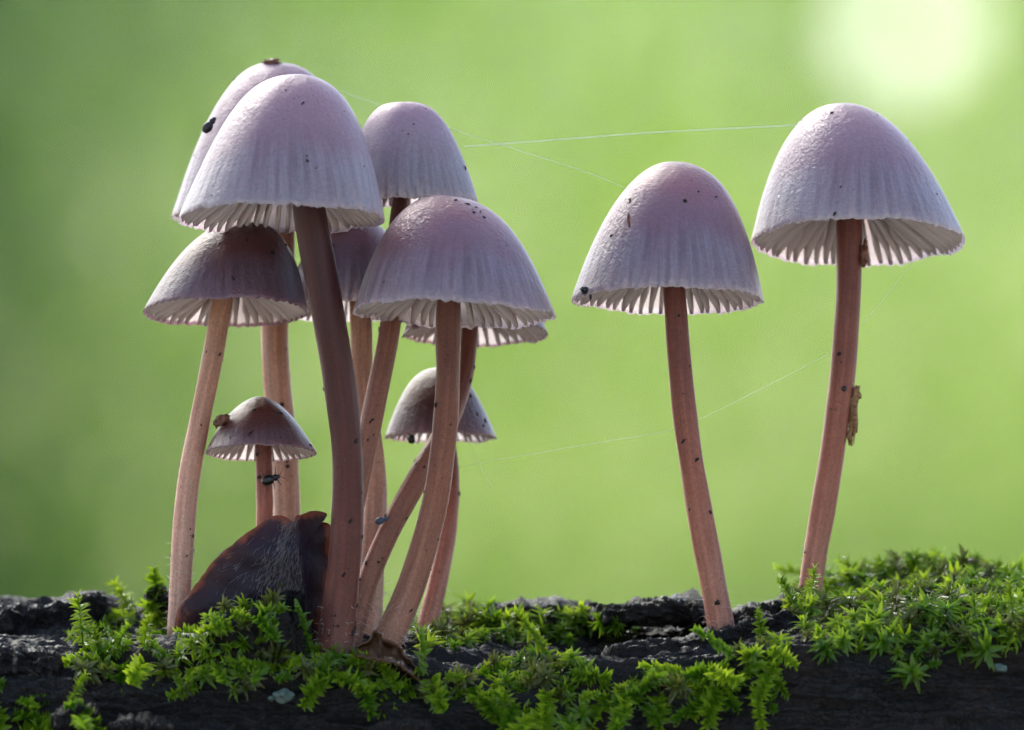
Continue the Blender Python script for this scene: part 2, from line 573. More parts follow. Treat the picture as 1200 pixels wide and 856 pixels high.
for args in [
    ([(-70, 722, 14, 26), (0, 712, 14, 27), (60, 703, 15, 26), (110, 698, 15, 22), (134, 705, 15, 14)], 1.0, 0, 7),
    ([(-60, 758, -12, 20), (0, 753, -11, 20), (40, 758, -11, 18), (80, 772, -11, 12)], 2.0, 0, 7),
    ([(168, 692, 12, 10), (190, 691, 12, 13), (215, 694, 13, 12)], 2.6, 0, 4),
    ([(548, 718, 16, 16), (590, 704, 16, 18), (640, 702, 16, 20), (690, 708, 16, 16), (720, 716, 15, 12)], 3.0, 0, 6),
    ([(690, 712, 10, 12), (740, 703, 9, 15), (800, 703, 9, 14), (826, 710, 9, 10), (836, 720, 9, 8)], 4.0, 0, 8),
    ([(702, 764, -7, 16), (745, 752, -7, 18), (800, 748, -6, 18), (850, 737, -5, 20), (900, 718, -3, 20), (950, 706, -1, 18)], 5.0, 0, 7),
    ([(850, 728, 2, 12), (880, 714, 3, 16), (915, 700, 3, 16), (950, 690, 4, 16)], 5.5, 0, 6),
    ([(120, 850, -25, 10), (160, 843, -26, 13), (210, 850, -25, 11)], 6.0, 0, 5),
    ([(425, 856, -26, 10), (470, 849, -27, 11), (510, 855, -26, 9)], 6.5, 0, 5),
    ([(310, 712, -11, 12), (335, 692, -10, 30), (362, 702, -9, 34)], 7.0, 0, 4),
    ([(222, 748, -15, 12), (258, 724, -15, 26), (298, 712, -15, 36), (336, 716, -15, 36), (360, 738, -14, 22)], 7.5, 0, 3),
    ([(60, 835, -25, 9), (95, 828, -25, 10), (118, 836, -25, 8)], 8.0, 0, 4),
]:
    solid.add(slab(*args))
lichen = plain_material('lichen', (0.10, 0.14, 0.12), 0.8, 0.2, 0.4, 900)
for (px, py, d, rx, ry) in [(332, 815, -19, 11, 9), (1172, 783, -19, 9, 5), (318, 819, -19, 4, 3)]:
    vf = blob(P(px, py, d - 1.0) - log_root.location, (rx * PX, 0.0011, ry * PX), px, 3, 0.3)
    mesh_obj('lichen_patch', vf[0], vf[1], lichen, log_root)
# loose splinters lying on the log
rs_ = random.Random(5)
pre = BVHTree.FromPolygons(solid.v, [f for f in solid.f if len(f) == 4])
made = 0
while made < 90:
    px, py = rs_.uniform(0, 1200), rs_.uniform(700, 856)
    dv = (P(px, py, 0) - CAM).normalized()
    loc, nrm, _, dist = pre.ray_cast(CAM, dv)
    if loc is None or dist > DIST + 0.06:
        continue
    nrm = nrm if nrm.dot(dv) < 0 else -nrm
    ax = (RIGHT * rs_.choice((-1, 1)) + Vector((0, rs_.gauss(0, .3), rs_.gauss(0, .35)))).normalized()
    ax = (ax - nrm * ax.dot(nrm) * 0.8).normalized()
    b = nrm.cross(ax).normalized()
    L_ = rs_.uniform(4, 22) * PX
    vf = blob(loc - log_root.location, (L_, rs_.uniform(1.0, 3.2) * PX, rs_.uniform(0.8, 2.4) * PX), made * 1.3, 1, 0.35, (ax, b, ax.cross(b)), 1.5)
    mesh_obj('wood_splinter', vf[0], vf[1], SLAB, log_root, smooth=False)
    made += 1
BVH = BVHTree.FromPolygons(solid.v, [f for f in solid.f if len(f) == 4])

def hit(px, py):
    d = (P(px, py, 0) - CAM).normalized()
    loc, nrm, i, dist = BVH.ray_cast(CAM, d)
    if loc is None or dist > DIST + 0.08:
        return None, None
    if nrm.dot(d) > 0:
        nrm = -nrm
    return loc, nrm

# ------------------------------------------------------------------ mushrooms
def profile(pw, umbo, flare):
    def f(r):
        z = 1 - r ** pw
        z = z * (1 - umbo) + umbo * math.exp(-(r / 0.30) ** 2)
        return z + flare * max(0, r - 0.8) * (r - 0.8)
    f0 = f(0)
    f1 = f(1)
    return lambda r: (f(r) - f1) / (f0 - f1)

def speck_mesh(spots, sub=1):
    J = Join()
    for i, (c, n, r) in enumerate(spots):
        t = n.orthogonal().normalized(); b = n.cross(t)
        J.add(blob(c, (r * rng.uniform(.5, 1.7), r * rng.uniform(.5, 1.2), r * 0.5), i + rng.random() * 50, 2 if r > 1.1 * PX else sub, 0.6, (t, b, n), 1.7))
    return J

def mushroom(label, rim, apex, R, ratio, d, stem_pts, cmat, smat, pw=2.0, umbo=0.0, flare=0.0, gills=44, seed=1, specks=(20, 40), name='mushroom', roll=0.0):
    """rim, apex: image points of the rim's centre and the cap's top; R in px; ratio = rim ellipse height / width;
    stem_pts = [(px, py, half width px, d mm)] from inside the cap down to the log"""
    r_ = random.Random(seed * 7 + 3)
    k = (DIST + d * 0.001) / DIST
    axv = (apex[0] - rim[0], rim[1] - apex[1])
    th = math.asin(ratio)
    axis = ((RIGHT * math.sin(roll) + UP * math.cos(roll)) * math.cos(th) + FWD * math.sin(th)).normalized()
    H = axv[1] * PX * k / math.cos(th)
    lean = (axv[0] - axv[1] * math.tan(roll)) / axv[1] * math.cos(th)
    Rw = R * PX * k
    org = P(rim[0], rim[1], d)
    base_pt = P(stem_pts[-1][0], stem_pts[-1][1], stem_pts[-1][3])
    root = empty(name, base_pt)
    tag(root, label, 'mushroom', 'mushrooms growing on the log')
    # local frame: z = axis, -y towards the camera
    zx = axis
    xx = (RIGHT - zx * RIGHT.dot(zx)).normalized()
    yy = zx.cross(xx)
    rot = Matrix((xx, yy, zx)).transposed().to_4x4()
    M = Matrix.Translation(org - base_pt) @ rot
    f = profile(pw, umbo, flare)
    spin = r_.random() * 6.28
    ns = Vector((seed * 5.3, seed * 2.1, 0))
    SEG, ROW = gills * 5, 52

    def shape(a, r, rowt, inner=0.0):
        """cap surface at angle a, radius fraction r; inner = 0 outside, 1 inside"""
        low = noise.noise(Vector((math.cos(a) * 1.1, math.sin(a) * 1.1, r * 1.2)) + ns) * 0.07 * min(1, r * 2)
        groove = 0.5 + 0.5 * math.cos((a - spin) * gills + 2.6 * noise.noise(Vector((math.cos(a) * 5, math.sin(a) * 5, 2)) + ns))
        irr = noise.noise(Vector((math.cos(a) * 9, math.sin(a) * 9, 0)) + ns)
        gamp = max(0, (r - 0.62) / 0.38) ** 1.3 * 0.0040 * (1 + 1.4 * irr)
        rr = r * (1 + low * 0.7) - (1 - groove) * gamp
        z = f(r) * H + low * 0.5 * Rw
        edge = max(0, (r - 0.93) / 0.07)
        tooth = (groove - 0.5) * 0.014 + irr * 0.016 + noise.noise(Vector((math.cos(a) * 26, math.sin(a) * 26, 3)) + ns) * 0.018
        wave = noise.noise(Vector((math.cos(a) * 2.2, math.sin(a) * 2.2, 7)) + ns) * 0.035
        z -= (edge * tooth + max(0, (r - 0.55) / 0.45) ** 2 * wave) * Rw
        if inner:
            th_ = (0.06 * (1 - r) ** 0.7 + 0.013) * Rw
            slope = (f(max(r - .02, 0)) - f(min(r + .02, 1))) / (min(r + .02, 1) - max(r - .02, 0)) * H / Rw
            l = math.sqrt(1 + slope * slope)
            rr -= th_ / Rw * slope / l * inner
            z -= th_ / l * inner
        return Vector((math.cos(a) * rr * Rw + lean * z, math.sin(a) * rr * Rw, z))
    rs = [(i / ROW) ** 0.85 for i in range(1, ROW + 1)]
    verts = [shape(0, 0.0001, 0)]; tv = [0.0]
    for r in rs:
        for s in range(SEG):
            verts.append(shape(2 * math.pi * s / SEG, r, 0)); tv.append(r)
    inner_rs = [1.0, 0.985, 0.95, 0.9, 0.82, 0.72, 0.6, 0.48, 0.36, 0.25, 0.12]
    for r in inner_rs:
        for s in range(SEG):
            verts.append(shape(2 * math.pi * s / SEG, r, 0, 1.0)); tv.append(1.0)
    verts.append(shape(0, 0.0001, 0, 1.0)); tv.append(1.0)
    faces = [(0, 1 + s, 1 + (s + 1) % SEG) for s in range(SEG)]
    nr = ROW + len(inner_rs)
    for i in range(nr - 1):
        o = 1 + i * SEG
        for s in range(SEG):
            s2 = (s + 1) % SEG
            faces.append((o + s, o + SEG + s, o + SEG + s2, o + s2))
    o = 1 + (nr - 1) * SEG
    faces += [(o + s, len(verts) - 1, o + (s + 1) % SEG) for s in range(SEG)]
    cap = mesh_obj('cap', verts, faces, cmat, root, attrs={'t': tv}, matrix=M)
    cap.data.materials.append(UNDER)
    nout = SEG + (ROW) * SEG
    mi = np.zeros(len(faces), dtype=np.int32); mi[nout + SEG:] = 1
    cap.data.polygons.foreach_set('material_index', mi)
    # gills, two lengths, one mesh per kind and shared
    srad = stem_pts[1][2] * PX * 0.9 / Rw
    def gill(a, r0, r1, depth, gseed):
        S, gv, gf = 10, [], []
        for i in range(S + 1):
            u = i / S
            r = r0 + (r1 - r0) * u
            top = shape(a, r, 0, 0.8)
            zb = (top.z - f(r) * H) * max(0, r - 0.5) * 2 - 0.004 * Rw + depth * H * (1 - r ** 1.5)
            g = max(0.012 * Rw, top.z - zb)
            if r0 > srad * 1.6:
                g *= min(1, u * 2.2 + 0.05)
            g += noise.noise(Vector((u * 7, gseed, seed))) * 0.012 * Rw
            rt = math.hypot(top.x - lean * top.z, top.y) - 0.004 * Rw
            wv = noise.noise(Vector((u * 3, gseed + 4, seed))) * 0.02 * Rw
            ca, sa = math.cos(a), math.sin(a)
            for (h, w) in ((0, 0.022), (0.90, 0.019), (1.0, 0.009)):
                for sgn in (-1, 1):
                    y = sgn * w * Rw + wv * h
                    gv.append((rt * ca - y * sa + lean * (top.z - g * h), rt * sa + y * ca, top.z - g * h))
        for i in range(S):
            o = i * 6
            for h in range(2):
                a0, a1 = o + h * 2, o + h * 2 + 2
                gf.append((a0, a1, a1 + 6, a0 + 6)); gf.append((a0 + 1, a0 + 7, a1 + 7, a1 + 1))
            gf.append((o + 4, o + 5, o + 11, o + 10)); gf.append((o, o + 6, o + 7, o + 1))
        o = S * 6
        gf += [(0, 1, 3, 2), (2, 3, 5, 4), (o, o + 2, o + 3, o + 1), (o + 2, o + 4, o + 5, o + 3)]
        mesh_obj('gill', gv, gf, GILL, cap)
    for g in range(gills):
        a = spin + 2 * math.pi * g / gills + r_.uniform(-.03, .03)
        if g % 3 != 1:
            gill(a, srad * 0.9, 0.985, 0.34 + r_.uniform(-.02, .02), g)
        else:
            gill(a, r_.uniform(0.42, 0.65), 0.985, 0.42, g)
    # stem
    n = 70
    C = catmull(stem_pts, n)
    path = [P(c[0], c[1], c[3]) for c in C]
    radii = [c[2] * PX for c in C]
    SD = 28
    wob = lambda i, k2: 0.085 * noise.noise(Vector((math.cos(k2 / SD * 6.283) * 1.5, math.sin(k2 / SD * 6.283) * 1.5, i * 0.12)) + ns) \
        + 0.02 * noise.noise(Vector((k2 * 1.3, i * 0.9, seed)))
    sv, sf = tube(path, radii, SD, True, wob)
    at = {'s': [i // SD / (n - 1) for i in range(n * SD)], 'ca': [math.cos((i % SD) / SD * 6.283) for i in range(n * SD)],
          'sa': [math.sin((i % SD) / SD * 6.283) for i in range(n * SD)]}
    stem = mesh_obj('stem', [v - base_pt for v in sv], sf, smat, root, attrs=at)
    # white fuzz at the foot
    fz = Join()
    for _ in range(150):
        i = n - 1 - int(abs(r_.gauss(0, 5)))
        kk = r_.randrange(SD)
        c = sv[max(40, i) * SD + kk]; nn = (c - path[max(40, i)]).normalized()
        tip_ = c + nn * r_.uniform(0.0002, 0.0007) + Vector((r_.gauss(0, 1), r_.gauss(0, 1), r_.gauss(-.4, 1))) * 0.0003
        fz.add(tube([c - base_pt, (c + tip_) * 0.5 + Vector((0, 0, r_.gauss(0, 1))) * 0.0001 - base_pt, tip_ - base_pt], [0.00003, 0.000022, 0.00001], 3, False))
    o = mesh_obj('base_fuzz', fz.v, fz.f, FUZZ, stem)
    o['kind'] = 'stuff'
    # soil specks
    spots = []
    cl = [(r_.uniform(math.pi * 1.05, math.pi * 1.95), r_.uniform(0.3, 0.97)) for _ in range(5)]
    for _ in range(specks[0]):
        if r_.random() < 0.6:
            a, r = r_.choice(cl)
            a += r_.gauss(0, 0.10); r = min(0.99, max(0.1, r + r_.gauss(0, 0.04)))
        else:
            a = r_.uniform(math.pi, 2 * math.pi); r = r_.uniform(0.15, 0.99) ** 0.7
        q = shape(a, r, 0); q2 = shape(a + .02, r, 0); q3 = shape(a, r - .02, 0)
        nn = (q2 - q).cross(q3 - q).normalized()
        spots.append((q, nn, r_.choice((0.4, 0.4, 0.5, 0.6, 0.7, 0.9, 1.7)) * PX * 1.25))
    if spots:
        J = speck_mesh(spots)
        o = mesh_obj('soil_specks', J.v, J.f, SPECK, cap)
        o['kind'] = 'stuff'
    spots = []
    for _ in range(specks[1]):
        i = r_.randrange(14, n - 2); kk = r_.randrange(SD)
        c = sv[i * SD + kk]; nn = (c - path[i]).normalized()
        if nn.dot(FWD) > 0.3:
            continue
        spots.append((c - base_pt, nn, r_.choice((0.4, 0.5, 0.5, 0.7, 0.8, 1.0, 1.9)) * PX * 1.25))
    if spots:
        J = speck_mesh(spots)
        o = mesh_obj('soil_specks', J.v, J.f, SPECK, stem)
        o['kind'] = 'stuff'
    return root

PALE = cap_material('cap_pale', (0.40, 0.215, 0.255), (0.325, 0.19, 0.235), (0.345, 0.255, 0.305), 0.6, 0.30)
MAUVE = cap_material('cap_mauve', (0.32, 0.125, 0.145), (0.255, 0.13, 0.165), (0.285, 0.205, 0.255), 0.65, 0.30)
ROSE = cap_material('cap_rose', (0.45, 0.235, 0.285), (0.42, 0.255, 0.31), (0.42, 0.30, 0.355), 0.5)
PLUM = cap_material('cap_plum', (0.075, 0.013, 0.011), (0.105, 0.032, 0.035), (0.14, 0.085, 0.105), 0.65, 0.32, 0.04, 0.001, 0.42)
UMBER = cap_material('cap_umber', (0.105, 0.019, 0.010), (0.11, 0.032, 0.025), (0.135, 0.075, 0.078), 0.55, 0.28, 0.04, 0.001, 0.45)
S_DARK = stem_material('stem_dark', (0.050, 0.007, 0.006), (0.088, 0.018, 0.013), (0.19, 0.07, 0.046))
S_TAN = stem_material('stem_tan', (0.36, 0.185, 0.11), (0.47, 0.265, 0.175), (0.50, 0.32, 0.23))
S_ROSE = stem_material('stem_rose', (0.14, 0.032, 0.018), (0.30, 0.105, 0.062), (0.46, 0.22, 0.15))
S_BROWN = stem_material('stem_brown', (0.13, 0.040, 0.022), (0.25, 0.10, 0.06), (0.36, 0.18, 0.12))

mushroom('tallest front mushroom of the cluster, large pale mauve bell cap on thick dark brown stem',
         (329, 257), (347, 88), 122, 0.14, -13,
         [(354, 160, 15, -13), (362, 242, 19, -13), (383, 360, 19.5, -13), (398, 450, 18.5, -12.5), (407, 540, 18.5, -12), (405, 640, 19.5, -11), (398, 715, 21, -10), (390, 775, 23, -10)],
         PALE, S_DARK, 2.45, seed=1, gills=58, specks=(26, 60))
mushroom('pale mushroom right behind the tallest one, its cap peeking out at the upper left',
         (319, 254), (322, 74), 120, 0.12, 14,
         [(324, 160, 12, 14), (331, 280, 15, 14), (322, 380, 16.5, 14), (325, 450, 16.5, 13), (332, 530, 16.5, 13), (336, 610, 16, 12), (335, 750, 16, 12)],
         PALE, S_TAN, 2.55, seed=2, gills=54, specks=(14, 50))
mushroom('rosy dome capped mushroom at the back, upper right of the cluster',
         (484, 238), (473, 120), 78, 0.05, 2,
         [(478, 190, 9, 2), (467, 255, 10, 2), (462, 320, 11, 1), (457, 385, 12, 0), (439, 475, 13, -1), (424, 550, 13, -2), (403, 640, 13, -3), (380, 760, 14, -4)],
         ROSE, S_BROWN, 3.0, seed=3, gills=44, specks=(16, 60))
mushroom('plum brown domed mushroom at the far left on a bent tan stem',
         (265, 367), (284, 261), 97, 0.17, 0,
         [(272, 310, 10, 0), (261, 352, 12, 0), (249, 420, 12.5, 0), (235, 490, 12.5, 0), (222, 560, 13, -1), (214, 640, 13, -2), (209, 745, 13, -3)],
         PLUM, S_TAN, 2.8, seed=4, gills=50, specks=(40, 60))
mushroom('half hidden mauve mushroom between the thick dark stem and the big bluish cap',
         (405, 366), (414, 257), 78, 0.16, 10,
         [(416, 310, 10, 9), (423, 375, 13, 9), (425, 440, 12.5, 8), (434, 510, 12.5, 7), (440, 570, 14, 6), (437, 640, 15, 4), (430, 760, 16, 2)],
         MAUVE, S_TAN, 2.8, seed=5, gills=42, specks=(20, 60))
mushroom('large bluish mauve mushroom at the right front of the cluster on a curved brown stem',
         (531, 368), (523, 231), 119, 0.13, -10,
         [(528, 300, 11, -10), (525, 365, 14, -10), (525, 440, 14, -9), (520, 520, 14.5, -8), (507, 600, 15.5, -7), (484, 680, 16.5, -6), (450, 760, 18, -6)],
         MAUVE, S_BROWN, 2.6, roll=0.03, seed=6, gills=58, specks=(34, 60))
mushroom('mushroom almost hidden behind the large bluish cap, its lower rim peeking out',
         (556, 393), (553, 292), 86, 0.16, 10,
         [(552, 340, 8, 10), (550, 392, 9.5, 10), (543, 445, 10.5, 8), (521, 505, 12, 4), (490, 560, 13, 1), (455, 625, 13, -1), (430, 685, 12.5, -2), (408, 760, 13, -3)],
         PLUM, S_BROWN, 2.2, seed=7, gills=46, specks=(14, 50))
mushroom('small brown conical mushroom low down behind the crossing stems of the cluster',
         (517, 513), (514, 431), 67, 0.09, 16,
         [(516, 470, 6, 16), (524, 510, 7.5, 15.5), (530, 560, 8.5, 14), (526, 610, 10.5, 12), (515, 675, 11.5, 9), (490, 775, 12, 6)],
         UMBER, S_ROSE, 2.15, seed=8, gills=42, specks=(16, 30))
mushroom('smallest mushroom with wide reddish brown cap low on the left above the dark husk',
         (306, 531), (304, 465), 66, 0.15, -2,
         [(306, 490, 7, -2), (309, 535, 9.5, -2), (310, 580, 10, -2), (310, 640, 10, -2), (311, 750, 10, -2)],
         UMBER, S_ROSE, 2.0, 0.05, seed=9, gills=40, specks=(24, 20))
mushroom('left of the two mushrooms standing apart, mauve bell cap on a leaning pinkish stem',
         (784, 352), (791, 190), 114, 0.15, -4,
         [(786, 270, 10, -4), (790, 335, 13, -4), (797, 430, 14, -4), (807, 520, 14.5, -4), (822, 610, 15, -4), (837, 690, 15.5, -4), (850, 765, 16, -4)],
         MAUVE, S_ROSE, 2.6, 0.04, seed=10, gills=58, specks=(26, 50))
mushroom('rightmost mushroom, tall pale bell cap with white gills showing, stem rising from moss',
         (1006, 284), (986, 123), 125, 0.21, 4,
         [(992, 200, 12, 4), (996, 262, 15.5, 4), (994, 340, 15, 4), (988, 430, 15, 4), (977, 520, 15, 4), (964, 600, 14.5, 4), (955, 650, 14, 4), (944, 730, 14, 4)],
         PALE, S_ROSE, 2.45, seed=12, gills=58, specks=(30, 45))

# ------------------------------------------------------------------ dark hairy husk
root = empty('seed_husk', P(300, 740, -8))
tag(root, 'dark purple brown pointed husk with fine pale hairs, standing between the stems', 'husk')
m, nt, p = new_mat('husk')
tc = N(nt, 'ShaderNodeTexCoord').outputs['Object']
e = attr(nt, 'e').outputs['Fac']
nz = noise_tex(nt, tc, 500, 5)
ee = math_node(nt, 'ADD', e, math_node(nt, 'MULTIPLY', math_node(nt, 'SUBTRACT', nz, 0.5), 0.4))
c = ramp(nt, ee, [(0.0, (0.008, 0.006, 0.016)), (0.66, (0.012, 0.005, 0.014)), (0.90, (0.03, 0.007, 0.010)), (1.0, (0.20, 0.045, 0.016))])
nt.links.new(c, p.inputs['Base Color'])
nt.links.new(bump(nt, nz, 0.7, 0.0004), p.inputs['Normal'])
p.inputs['Roughness'].default_value = 0.5
p.inputs['Specular IOR Level'].default_value = 0.25
out = catmull([(205, 745), (212, 715), (228, 690), (255, 655), (290, 627), (320, 607), (332, 605), (341, 610), (347, 610), (352, 604), (362, 600), (371, 599), (379, 603), (369, 606), (364, 612), (372, 615), (381, 615), (385, 622),
               (383, 650), (379, 690), (372, 725), (366, 760), (330, 765), (280, 765), (235, 760)], 150)
cx, cy = 318, 700
hv, hf, ha = [], [], []
RINGS = 22
def husk_pt(x, y, q):
    crease = 346 + (y - 610) * 0.10
    d = -8 - 1.6 * (1 - q ** 2.2) + (max(0, x - crease) * 0.10 if x > crease else (crease - x) * 0.012) + 1.5 * (y - 700) / 100 - 0.9 * noise.noise(Vector((x * .03, y * .03, 1)))
    return P(x, y, d)
hv.append(husk_pt(cx, cy, 0) - root.location); ha.append(0)
for r in range(1, RINGS + 1):
    q = r / RINGS
    for (x, y) in out:
        jit = (noise.noise(Vector((x * .12, y * .12, 5))) * 1.4 + noise.noise(Vector((x * .4, y * .4, 8))) * 0.6) * q ** 8
        hv.append(husk_pt(cx + (x - cx) * q + jit, cy + (y - cy) * q + jit, q) - root.location); ha.append(q)
n = len(out)
hf += [(0, 1 + (s + 1) % n, 1 + s) for s in range(n)]
for r in range(RINGS - 1):
    o = 1 + r * n
    hf += [(o + s, o + (s + 1) % n, o + n + (s + 1) % n, o + n + s) for s in range(n)]
shell = mesh_obj('shell', hv, hf, m, root, attrs={'e': ha})
md = shell.modifiers.new('thickness', 'SOLIDIFY'); md.thickness = 0.0005; md.offset = 1
HAIR = plain_material('husk_hair', (0.17, 0.15, 0.16), 0.5, 0.3, 0.2)
J = Join()
for i in range(700):
    y = rng.uniform(618, 735); x = rng.gauss(338 - (y - 610) * 0.12, 9 + (y - 610) * 0.12)
    if i % 5 == 0:
        x = rng.uniform(235, 370); y = rng.uniform(645, 740)
    q = max(abs(x - cx) / 75, abs(y - cy) / 95)
    if q > 0.95:
        continue
    tgt = Vector((354 - x, 600 - y)); tgt.normalize()
    L = rng.uniform(8, 24)
    ang = rng.gauss(0, 0.25)
    tgt.rotate(Matrix.Rotation(ang, 2))
    pts = []
    for u in (0, 0.4, 0.75, 1):
        X, Y = x + tgt.x * L * u, y + tgt.y * L * u
        # distance fraction to outline, along the ray from the centre
        rr = math.hypot(X - cx, Y - cy); aa = math.atan2(Y - cy, X - cx)
        ro = min(((math.hypot(ox - cx, oy - cy)) for ox, oy in out if abs(math.atan2(math.sin(math.atan2(oy - cy, ox - cx) - aa), math.cos(math.atan2(oy - cy, ox - cx) - aa))) < 0.15), default=80)
        pts.append(husk_pt(X, Y, min(1, rr / ro)) - FWD * (0.0004 + 0.0004 * u) - root.location)
    J.add(tube(pts, [0.00003, 0.00003, 0.00002, 0.00001], 3, False))
o = mesh_obj('fine_hairs', J.v, J.f, HAIR, root)
o['kind'] = 'stuff'

# curled dead leaf scrap at the foot of the stems
root = empty('dead_leaf', P(455, 780, -14))
tag(root, 'small curled brown dead leaf at the foot of the stems', 'leaf')
mm_, nt, p, tr = thin_material('dead_leaf', (0.10, 0.045, 0.02), (0.20, 0.08, 0.03), 0.35, 0.35, 0.5)
tc = N(nt, 'ShaderNodeTexCoord').outputs['Object']
nz = noise_tex(nt, tc, 600, 5)
nt.links.new(mixc(nt, nz, (0.03, 0.015, 0.01), (0.20, 0.10, 0.045)), p.inputs['Base Color'])
nt.links.new(bump(nt, nz, 0.6, 0.0004), p.inputs['Normal'])
vs, fs = [], []
A, B = 40, 16
topl = catmull([(418, 756, -15), (430, 750, -15), (441, 738, -15), (448, 746, -15), (460, 752, -15.5), (470, 758, -16), (476, 768, -16.5), (486, 778, -17), (493, 792, -17)], A)
botl = catmull([(416, 770, -18), (428, 772, -19), (440, 774, -19.5), (448, 776, -20), (458, 778, -20), (466, 780, -20), (474, 786, -20), (482, 792, -19.5), (489, 799, -19)], A)
for i in range(A):
    for j in range(B):
        v = j / (B - 1)
        q = topl[i] * (1 - v) + botl[i] * v
        curl = math.sin(v * math.pi) * 2.6 + noise.noise(Vector((i * .25, v * 3, 2))) * 1.0
        vs.append(P(q[0] + noise.noise(Vector((i * .3, v * 2, 9))) * 3, q[1] + noise.noise(Vector((i * .4, v * 2, 5))) * 3, q[2] + curl) - root.location)
for i in range(A - 1):
    for j in range(B - 1):
        fs.append((i * B + j, (i + 1) * B + j, (i + 1) * B + j + 1, i * B + j + 1))
blade = mesh_obj('blade', vs, fs, mm_, root)
md = blade.modifiers.new('thickness', 'SOLIDIFY'); md.thickness = 0.00025

# ------------------------------------------------------------------ moss
def shoot_mesh(seed, length, nleaf, leaf, star, wid):
    r = random.Random(seed)
    V, F, L = [], [], []
    bend = Vector((r.uniform(-.35, .35), r.uniform(-.35, .35), 0)) if star else Vector((r.uniform(-.75, -.2), r.uniform(-.25, .25), 0))
    def axis(u):
        return Vector((bend.x * u * u, bend.y * u * u, u)) * length
    path = [axis(i / 6) for i in range(7)]
    tv, tf = tube(path, [leaf * 0.09 * (1 - 0.6 * i / 6) for i in range(7)], 5, False)
    V += tv; F += tf; L += [0.0] * len(tv)
    for i in range(nleaf):
        u = (i + 0.5) / nleaf
        u = 0.15 + 0.85 * u ** (0.75 if star else 0.95)
        az = i * 2.39996 + r.uniform(-.7, .7) if star else (math.pi / 2 if i % 2 else -math.pi / 2) + r.gauss(0, 0.5)
        open_ = math.radians((((82 if star else 58) - (52 if star else 34) * max(0, u - 0.55) / 0.45) + r.uniform(-16, 16)))
        ln = leaf * (0.75 + 0.5 * math.sin(u * 2.6)) * r.uniform(0.6, 1.2)
        w = ln * r.uniform(*wid)
        o = axis(u)
        out_ = Vector((math.cos(az), math.sin(az), 0))
        side = Vector((-math.sin(az), math.cos(az), 0))
        rec = r.uniform(0.1, 0.7)
        pts = []
        pos = o.copy(); ang = open_
        sp = [(0.0, 0.55), (0.28, 1.0), (0.58, 0.78), (0.82, 0.34), (1.0, 0.0)]
        prev = 0
        rows = []
        for (s, ww) in sp:
            dirv = Vector((0, 0, 1)) * math.cos(ang) + out_ * math.sin(ang)
            pos = pos + dirv * (s - prev) * ln
            nrm = out_ * -math.cos(ang) + Vector((0, 0, 1)) * math.sin(ang)
            rows.append((pos.copy(), w * ww, nrm, s))
            prev = s
            ang += rec * 0.35
        b = len(V)
        for (pp, ww, nn, s) in rows[:-1]:
            V += [pp + side * ww + nn * ww * 0.55, pp, pp - side * ww + nn * ww * 0.55]
            L += [s] * 3
        V.append(rows[-1][0]); L.append(1.0)
        for k in range(3):
            q = b + k * 3
            F += [(q, q + 1, q + 4, q + 3), (q + 1, q + 2, q + 5, q + 4)]
        q = b + 9
        F += [(q, q + 1, b + 12), (q + 1, q + 2, b + 12)]
    me = bpy.data.meshes.new('moss_shoot')
    me.from_pydata([tuple(v) for v in V], [], F)
    a = me.attributes.new('l', 'FLOAT', 'POINT')
    a.data.foreach_set('value', np.asarray(L, dtype=np.float32))
    me.polygons.foreach_set('use_smooth', [True] * len(F))
    return me
def variants(seed0, mat, n, lens, leaf, star, cnt, wid):
    out = []
    for i in range(n):
        r = random.Random(seed0 + i)
        me = shoot_mesh(seed0 + i, r.uniform(*lens), r.randint(*cnt), leaf * r.uniform(.85, 1.15), star, wid)
        me.materials.append(mat)
        out.append(me)
    return out
FROND = variants(100, MOSS, 10, (0.0045, 0.0085), 0.00135, False, (48, 70), (0.15, 0.21))
STAR = variants(200, MOSS, 10, (0.0014, 0.0030), 0.0018, True, (24, 34), (0.11, 0.15))
OLD = variants(300, MOSS_OLD, 6, (0.0016, 0.0032), 0.0017, True, (24, 34), (0.12, 0.16))

